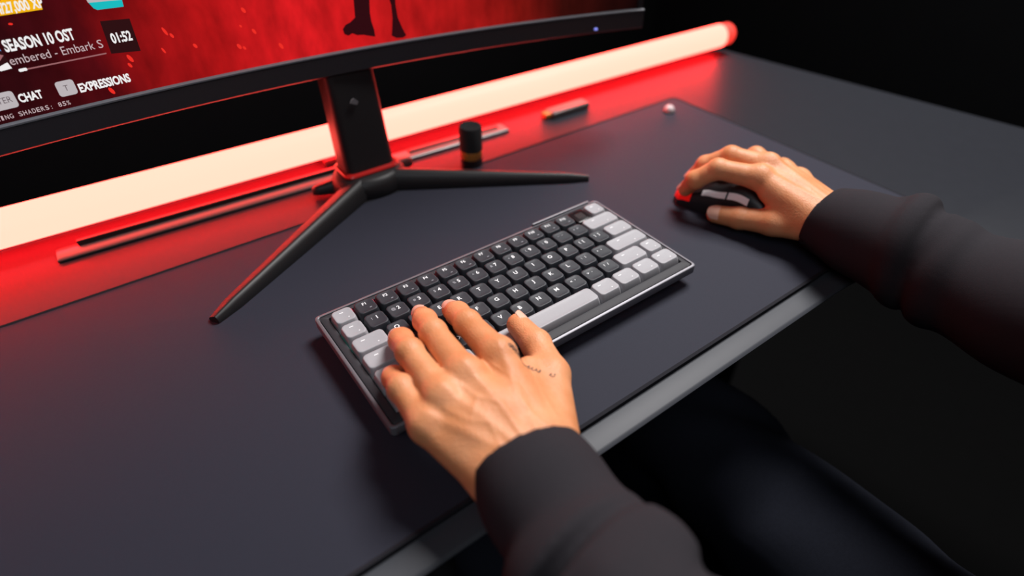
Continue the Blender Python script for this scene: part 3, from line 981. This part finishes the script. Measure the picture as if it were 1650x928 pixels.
# ---- right hand, over the mouse
RI = [A(p) for p in ((413.5, -94, 52.5), (392.2, -60.3, 54), (379.5, -45.7, 39), (380.3, -36.5, 24.0))]
RM = [A(p) for p in ((436.0, -87, 55), (419.6, -53.9, 57), (408.5, -34.3, 42), (404.1, -25.8, 25.5))]
RR_ = finger_chain((454, -95, 46), (455, -32, 14), (40, 25, 16), up=unit(A((0.4, 0, 0.9))))
RP = finger_chain((468, -107, 38), (472, -62, 11), (31, 19, 14), up=unit(A((0.6, 0, 0.8))))
RT = [A((403., -127, 22)), A((392.5, -98, 15.5)), A((383., -77, 13))]
RC = [A((418., -164, 37)), A((429., -164, 40)), A((440., -166, 38)), A((449., -168, 32))]
RCT = A((419., -166, 28))
Rhand = {
    'up': (0.05, -0.15, 0.98), 'k': 10,
    'palm': [(RC[0], RI[0], 13, 11.5), (RC[1], RM[0], 13.5, 12), (RC[2], RR_[0], 13.5, 11.5), (RC[3], RP[0], 13.5, 10.5),
             (RCT, RT[0], 13, 12.5), (A((415., -150, 32)), A((409., -110, 42)), 11, 6),
             (A((418., -170, 31)), A((416., -250, 36)), 16, 19), (A((443., -172, 31)), A((440., -250, 36)), 16, 19)],
    'relief': [(p + A((0, 0, 2.2)), p + A((0, 0, 2.4)), r, r, 6) for p, r in ((RI[0], 10.2), (RM[0], 10.8), (RR_[0], 10.0), (RP[0], 9.2))],
    'ridges': [([c[:2], c[:2] * .45 + W_[:2] * .55, W_[:2]], 0.6, 2.8) for c, W_ in ((RI[0], A((424., -170))), (RM[0], A((430., -170))), (RR_[0], A((436., -170))), (RP[0], A((443., -170))))] +
              [(q, 0.35, 1.5) for q in ([A((424., -104)), A((428., -125)), A((424., -160))],)],
    'zmin': 40,
    'fingers': [(RI, (11.5, 10.0, 9.0, 7.7)), (RM, (11.5, 10.0, 9.0, 7.8)), (RR_, (10.8, 9.4, 8.6, 7.4)), (RP, (10.0, 8.8, 7.8, 6.8)), (RT, (12.2, 10.6, 9.2))],
}
left_hand = mesh_hand(Lhand, 1.1)
right_hand = mesh_hand(Rhand, 1.2)

# ---- the rest of the figure, seated
HIPL, HIPR = A((125., -520, -222)), A((305., -520, -222))
KNL, KNR = A((100., -110, -240)), A((338., -112, -238))
ANL, ANR = A((95., -60, -660)), A((345., -60, -660))
SHL, SHR = A((32., -540, 325)), A((398., -540, 325))
ELL, ELR = A((6., -455, 55)), A((402., -455, 78))
WRL, WRR = A((33., -230, 42)), A((428., -195, 34))
HEAD = A((215., -500, 590))
def arms(P, grow, k=20):
    d = cap_d(P, ELL, WRL, 38 + grow, 24 + grow)
    d = smin(d, cap_d(P, SHL, ELL, 50 + grow, 42 + grow), k)
    d = np.minimum(d, smin(cap_d(P, ELR, WRR, 38 + grow, 24 + grow), cap_d(P, SHR, ELR, 50 + grow, 42 + grow), k))
    return d
def torso(P, grow):
    d = cap_d(P, A((150., -545, -140)), A((280., -545, -140)), 100 + grow, 100 + grow)
    d = smin(d, cap_d(P, A((150., -565, 40)), A((280., -565, 40)), 92 + grow, 92 + grow), 60)
    d = smin(d, cap_d(P, A((120., -570, 210)), A((310., -570, 210)), 100 + grow, 100 + grow), 60)
    d = smin(d, cap_d(P, SHL + A((25, -10, 0)), SHR + A((-25, -10, 0)), 50 + grow, 50 + grow), 40)
    return d
def legs(P, grow):
    d = cap_d(P, HIPL + A((10, -20, 20)), HIPR + A((-10, -20, 20)), 92 + grow, 92 + grow)
    for hp, kn_, an in ((HIPL, KNL, ANL), (HIPR, KNR, ANR)):
        t = smin(cap_d(P, hp, kn_, 80 + grow, 56 + grow), cap_d(P, kn_, an, 54 + grow, 36 + grow), 18)
        d = smin(d, t, 22)
    return d
def body_field(P):
    d = np.minimum(torso(P, -12), legs(P, -8))
    d = smin(d, arms(P, -8), 25)
    d = smin(d, cap_d(P, A((215., -560, 380)), A((215., -530, 510)), 58, 52), 30)
    hd = ell_d(P, HEAD, (75, 97, 105))
    hd = smin(hd, ell_d(P, HEAD + A((0, 45, -70)), (52, 52, 50)), 30)          # jaw
    hd = smin(hd, cap_d(P, HEAD + A((0, 92, 0)), HEAD + A((0, 112, -34)), 8, 12), 10)   # nose
    for sx in (-1, 1):
        hd = smin(hd, ell_d(P, HEAD + A((sx * 77, -6, -12)), (9, 18, 30)), 6)  # ear
        hd = smax(hd, -ell_d(P, HEAD + A((sx * 33, 96, -2)), (17, 14, 11)), 8)  # eye socket
        hd = smin(hd, ell_d(P, HEAD + A((sx * 33, 80, -2)), (13, 13, 13)), 2)
    hd = smin(hd, cap_d(P, HEAD + A((-20, 88, -62)), HEAD + A((20, 88, -62)), 8, 8), 6)  # lips
    d = smin(d, hd, 14)
    for an in (ANL, ANR):
        d = smin(d, cap_d(P, an, an + A((0, 120, -50)), 32, 20), 15)
    return d
P, org = grid_for((-80, -700, -745), (520, 100, 720), 9.0)
rest = surface_nets(body_field(P), org, 9.0)
BASE = (215, -520, -300)
person = link_mesh('person', quad_mesh([left_hand, right_hand, rest], BASE), M['skin'], None, BASE)
person['label'] = 'seated person in black hoodie and dark jeans, one hand typing, one on the mouse'
person['category'] = 'person'

# ---- hoodie: two finely shaped sleeves and the body
def wob(P, s, a, sd):
    return a * (np.sin(P[0] / s + sd) * np.sin(P[1] / (s * 0.8) + 1.7 * sd) + 0.6 * np.sin((P[2] + 0.6 * P[0]) / (s * 0.7) + 2.3 * sd) * np.sin(P[1] / (s * 1.3)))
def tube_field(P, pts, rad, k):
    d = None
    for i in range(len(pts) - 1):
        c = cap_d(P, pts[i], pts[i + 1], rad[i], rad[i + 1])
        d = c if d is None else smin(d, c, k)
    return d
def open_end(P, d, pt, nrm, inner, depth):
    """cut the sleeve flat at pt and hollow the opening"""
    nrm = unit(A(nrm))
    pl = (P[0] - pt[0]) * nrm[0] + (P[1] - pt[1]) * nrm[1] + (P[2] - pt[2]) * nrm[2]
    d = smax(d, pl, 2.0)
    return smax(d, -inner, 2.0)
L0 = A((40., -208, 39))
def torus(P, c, big, small, tilt=0.0):
    rho = np.sqrt((P[0] - c[0]) ** 2 + (P[2] - c[2]) ** 2)
    yy = P[1] - c[1] - tilt * (P[2] - c[2]) - 0.06 * (P[0] - c[0])
    return np.sqrt((rho - big) ** 2 + yy ** 2) - small
def left_sleeve(P):
    a = tube_field(P, [A((42., -190, 39)), A((34., -232, 43)), A((30., -266, 45))], (34, 35.5, 37), 8)
    b = tube_field(P, [A((24., -286, 44)), A((15., -330, 48)), A((9., -400, 54)), ELL], (47, 50, 54, 58), 12)
    b = smin(b, cap_d(P, A((-22., -300, 40)), A((-14., -330, 60)), 14, 14), 12)
    b = smin(b, cap_d(P, ELL, A((24., -520, 250)), 58, 70), 30)
    roll = cap_d(P, A((62., -292, 30)), A((46., -298, 72)), 14, 14)
    roll = smin(roll, cap_d(P, A((46., -298, 72)), A((14., -300, 84)), 14, 8), 8)
    b = smin(b, roll, 12)
    groove = smin(cap_d(P, A((80., -314, 40)), A((52., -320, 95)), 6, 6), cap_d(P, A((52., -320, 95)), A((22., -320, 107)), 6, 3), 5)
    b = smax(b, -groove, 6)
    d = smin(a, b, 3)
    d = smax(d, -torus(P, (29, -281, 45), 45, 4.5, 0.12), 5)
    d = d + wob(P, 26, 1.5, 0.4)
    inner = tube_field(P, [A((44., -180, 39)), A((36., -222, 42))], (31.5, 31), 5)
    return open_end(P, d, L0, (0.24, 1, 0.10), inner, 0)
R0 = A((427., -158, 30))
def right_sleeve(P):
    a = tube_field(P, [A((429., -148, 31)), A((427., -196, 38)), A((427., -238, 44))], (31, 37, 44), 8)
    a = smin(a, cap_d(P, A((440., -228, 76)), A((452., -232, 62)), 13, 13), 10)
    b = tube_field(P, [A((424., -262, 38)), A((415., -330, 50)), A((406., -400, 64)), ELR], (41, 47, 54, 60), 12)
    b = smin(b, cap_d(P, ELR, A((400., -520, 250)), 60, 70), 30)
    d = smin(a, b, 3.5)
    d = smin(d, torus(P, (427, -238, 44), 38, 9.5, 0.18), 6)
    d = smax(d, -torus(P, (425, -253, 43), 47, 5.5, 0.18), 4)
    d = smin(d, torus(P, (423, -270, 41), 36, 9, 0.10), 10)
    d = d + wob(P, 30, 1.6, 1.1)
    inner = tube_field(P, [A((430., -138, 29)), A((428., -180, 33))], (27, 27), 5)
    return open_end(P, d, R0, (0.10, 1, 0.05), inner, 0)
P, org = grid_for((-70, -620, -25), (115, -180, 300), 2.5)
sl = surface_nets(left_sleeve(P), org, 2.5)
P, org = grid_for((322, -620, -30), (500, -140, 300), 2.8)
sr = surface_nets(right_sleeve(P), org, 2.8)
def hoodie_body(P):
    d = torso(P, 14)
    d = smin(d, cap_d(P, SHL, A((24., -520, 250)), 66, 68), 25)
    d = smin(d, cap_d(P, SHR, A((400., -520, 250)), 66, 68), 25)
    d = smax(d, -(P[2] + 225), 8)
    d = smax(d, -ell_d(P, A((215., -545, 440)), (62, 66, 70)), 12)
    hood = np.minimum(cap_d(P, A((140., -570, 385)), A((215., -660, 370)), 30, 36), cap_d(P, A((215., -660, 370)), A((290., -570, 385)), 36, 30))
    return smin(d, hood, 14) + wob(P, 55, 3, 0.2)
P, org = grid_for((-80, -760, -260), (510, -400, 460), 8.0)
hb = surface_nets(hoodie_body(P), org, 8.0)
hoodie = link_mesh('hoodie', quad_mesh([sl, sr, hb], BASE), M['hoodie'], person)
hoodie['label'] = 'loose black cotton hoodie with bunched sleeves'

def jeans_field(P):
    d = legs(P, 9)
    d = smax(d, P[2] + 128, 6)
    d = smax(d, -(P[2] + 655), 4)
    for hp, kn_ in ((HIPL, KNL), (HIPR, KNR)):
        t = unit(kn_ - hp)
        x, y, z = P[0] - hp[0], P[1] - hp[1], P[2] - hp[2]
        al_ = x * t[0] + y * t[1] + z * t[2]
        ac = x - al_ * t[0]
        d = d + 5.0 * np.sin((al_ * 0.55 + ac * 1.0) / 15.0 + 0.9 * np.sin(al_ / 55.0 + ac / 70.0)) * (0.55 + 0.45 * np.sin(al_ / 47.0 + 1.0))
    return d
P, org = grid_for((-20, -640, -670), (470, -20, -130), 6.5)
jn = surface_nets(jeans_field(P), org, 6.5)
link_mesh('jeans', quad_mesh([jn], BASE), M['jeans'], person)
for an in (ANL, ANR):
    P, org = grid_for(an + A((-70, -90, -85)), an + A((70, 220, 40)), 5.0)
    d = smin(cap_d(P, an + A((0, -25, -46)), an + A((0, 150, -54)), 42, 40), cap_d(P, an, an + A((0, 0, -30)), 46, 46), 20)
    d = smax(d, -(P[2] + 739), 3)
    d = smax(d, P[2] + 640, 4)
    link_mesh('shoe', quad_mesh([surface_nets(d, org, 5.0)], BASE), M['shoe'], person)
P, org = grid_for(HEAD - A((110, 130, 80)), HEAD + A((110, 130, 140)), 5.0)
d = ell_d(P, HEAD + A((0, -8, 12)), (84, 104, 106)) + wob(P, 14, 2.0, 0.3)
d = smax(d, (P[1] - HEAD[1]) * 0.75 - (P[2] - HEAD[2]) * 0.66 - 20, 12)
d = smax(d, -ell_d(P, HEAD, (70, 92, 98)), 3)
link_mesh('hair', quad_mesh([surface_nets(d, org, 5.0)], BASE), M['hair'], person)

# ---- nails, on the back of every last finger joint
def nail(dip, tip, radius, up, w, l):
    ax = unit(A(tip) - A(dip))
    up = A(up, float)
    n = unit(up - (up @ ax) * ax)
    s = np.cross(ax, n)
    vv, ff = [], []
    for i in range(7):
        for j in range(9):
            q, t = i / 6, j / 8 * 2 - 1
            wid = w * (1 - 0.30 * (2 * q - 1) ** 4)
            ang = t * wid / radius / 1.0
            ctr = A(tip) + ax * (q * l - l * 0.45 - (1 - 0) * 0.12 * l * t * t)
            rr_ = radius + 0.25 - 0.9 * max(0, q - 0.5) ** 2 * 4 * 0.4
            vv.append(ctr + (n * math.cos(ang) + s * math.sin(ang)) * rr_)
    k = len(vv)
    vv += [p - n * 0.9 for p in vv]
    for i in range(6):
        for j in range(8):
            a_ = i * 9 + j
            ff.append([a_, a_ + 1, a_ + 10, a_ + 9])
            ff.append([k + a_, k + a_ + 9, k + a_ + 10, k + a_ + 1])
    return Geo().add(vv, ff).build('fingernail', M['nail'], person)
for ch, r_, up in ((LI, 7.9, (0.1, 0.97, 0.2)), (LM, 7.7, (0, .97, .2)), (LR, 7.7, (0, .97, .2)), (LP, 7.2, (0, .97, .2)), (LT, 8.8, (0.75, 0.1, 0.65)),
                   (RI, 7.7, (-.2, .7, .7)), (RM, 7.8, (-.1, .7, .7)), (RR_, 7.4, (0.2, .7, .6)), (RP, 6.8, (.3, .7, .6)), (RT, 9.2, (-0.75, 0.0, 0.65))):
    nail(ch[-2], ch[-1], r_, up, r_ * 0.86, r_ * 1.55)

# ---- fine tattooed line of script along the back of the left hand
tree = BVHTree.FromPolygons([Vector(p) for p in left_hand[0]], left_hand[1].tolist())
def drape(x, y):
    hit = tree.ray_cast(Vector((x, y, 150)), Vector((0, 0, -1)))
    return hit[0]
TP = [A((71.5, -146.0)), A((75.5, -152.5)), A((82.0, -163.0)), A((90.0, -171.5))]
def script_line(k0, k1, n):
    """a run of looping strokes along the path, draped on the skin"""
    pts = []
    for k in range(n):
        q = (k0 + (k1 - k0) * k / (n - 1)) * 3
        i = min(int(q), 2)
        a_, b_ = TP[i], TP[i + 1]
        d_ = unit(b_ - a_)
        nv_ = A((-d_[1], d_[0]))
        xy = a_ + (b_ - a_) * (q - i) + nv_ * (1.3 * math.sin(q * 30) + 0.7 * math.sin(q * 53 + 1)) + d_ * 1.0 * math.sin(q * 30 + 1.2)
        h = drape(xy[0], xy[1])
        if h is not None:
            pts.append(h + Vector((0, 0, 0.05)))
    return pts
g = Geo()
for k0, k1, n in ((0.0, 0.42, 60), (0.46, 0.74, 40), (0.90, 1.0, 16)):
    pts = script_line(k0, k1, n)
    if len(pts) > 3:
        g.tube(pts, 0.32, 6)
tt = g.build('tattoo', M['ink'], person)
tt['label'] = 'thin line of tattooed script near the thumb'

# ================================================================== CHAIR
ch = thing('office_chair', 'black padded office chair the person sits on', 'chair', (215, -560, -740))
def pad(x0, x1, y0, y1, z0, z1, r):
    return Geo().loft([[(x, y, z) for x, y in rrect(x0 + i, x1 - i, y0 + i, y1 - i, r, 6)] for i, z in ((25, z0), (8, z0 + 8), (0, z0 + 25), (0, z1 - 25), (8, z1 - 8), (25, z1), (60, z1 + 4))])
pad(-20, 450, -800, -330, -405, -333, 70).build('seat', M['chair_leather'], ch)
g = Geo()
g.loft([[(x, y + (z + 250) * -0.12, z) for x, y in rrect(10 + i, 420 - i, -800 + i * .4, -735 - i * .4, 25, 5)] for i, z in ((30, -300), (8, -280), (0, -240), (0, 250), (20, 330), (60, 370))])
g.build('backrest', M['chair_leather'], ch)
Geo().lathe(215, -560, [(28, -640), (28, -500), (22, -499), (22, -400)]).build('gas_column', M['desk_metal'], ch)
for k in range(5):
    q = math.radians(20 + 72 * k)
    c_, s_ = math.cos(q), math.sin(q)
    Geo().tube([(215, -560, -640), (215 + 160 * c_, -560 + 160 * s_, -660), (215 + 300 * c_, -560 + 300 * s_, -682)], [26, 20, 15], 10).build('leg', M['desk_metal'], ch)
    Geo().tube([(215 + 300 * c_ - 18 * s_, -560 + 300 * s_ + 18 * c_, -711), (215 + 300 * c_ + 18 * s_, -560 + 300 * s_ - 18 * c_, -711)], 28.5, 16).build('caster', M['rubber'], ch)
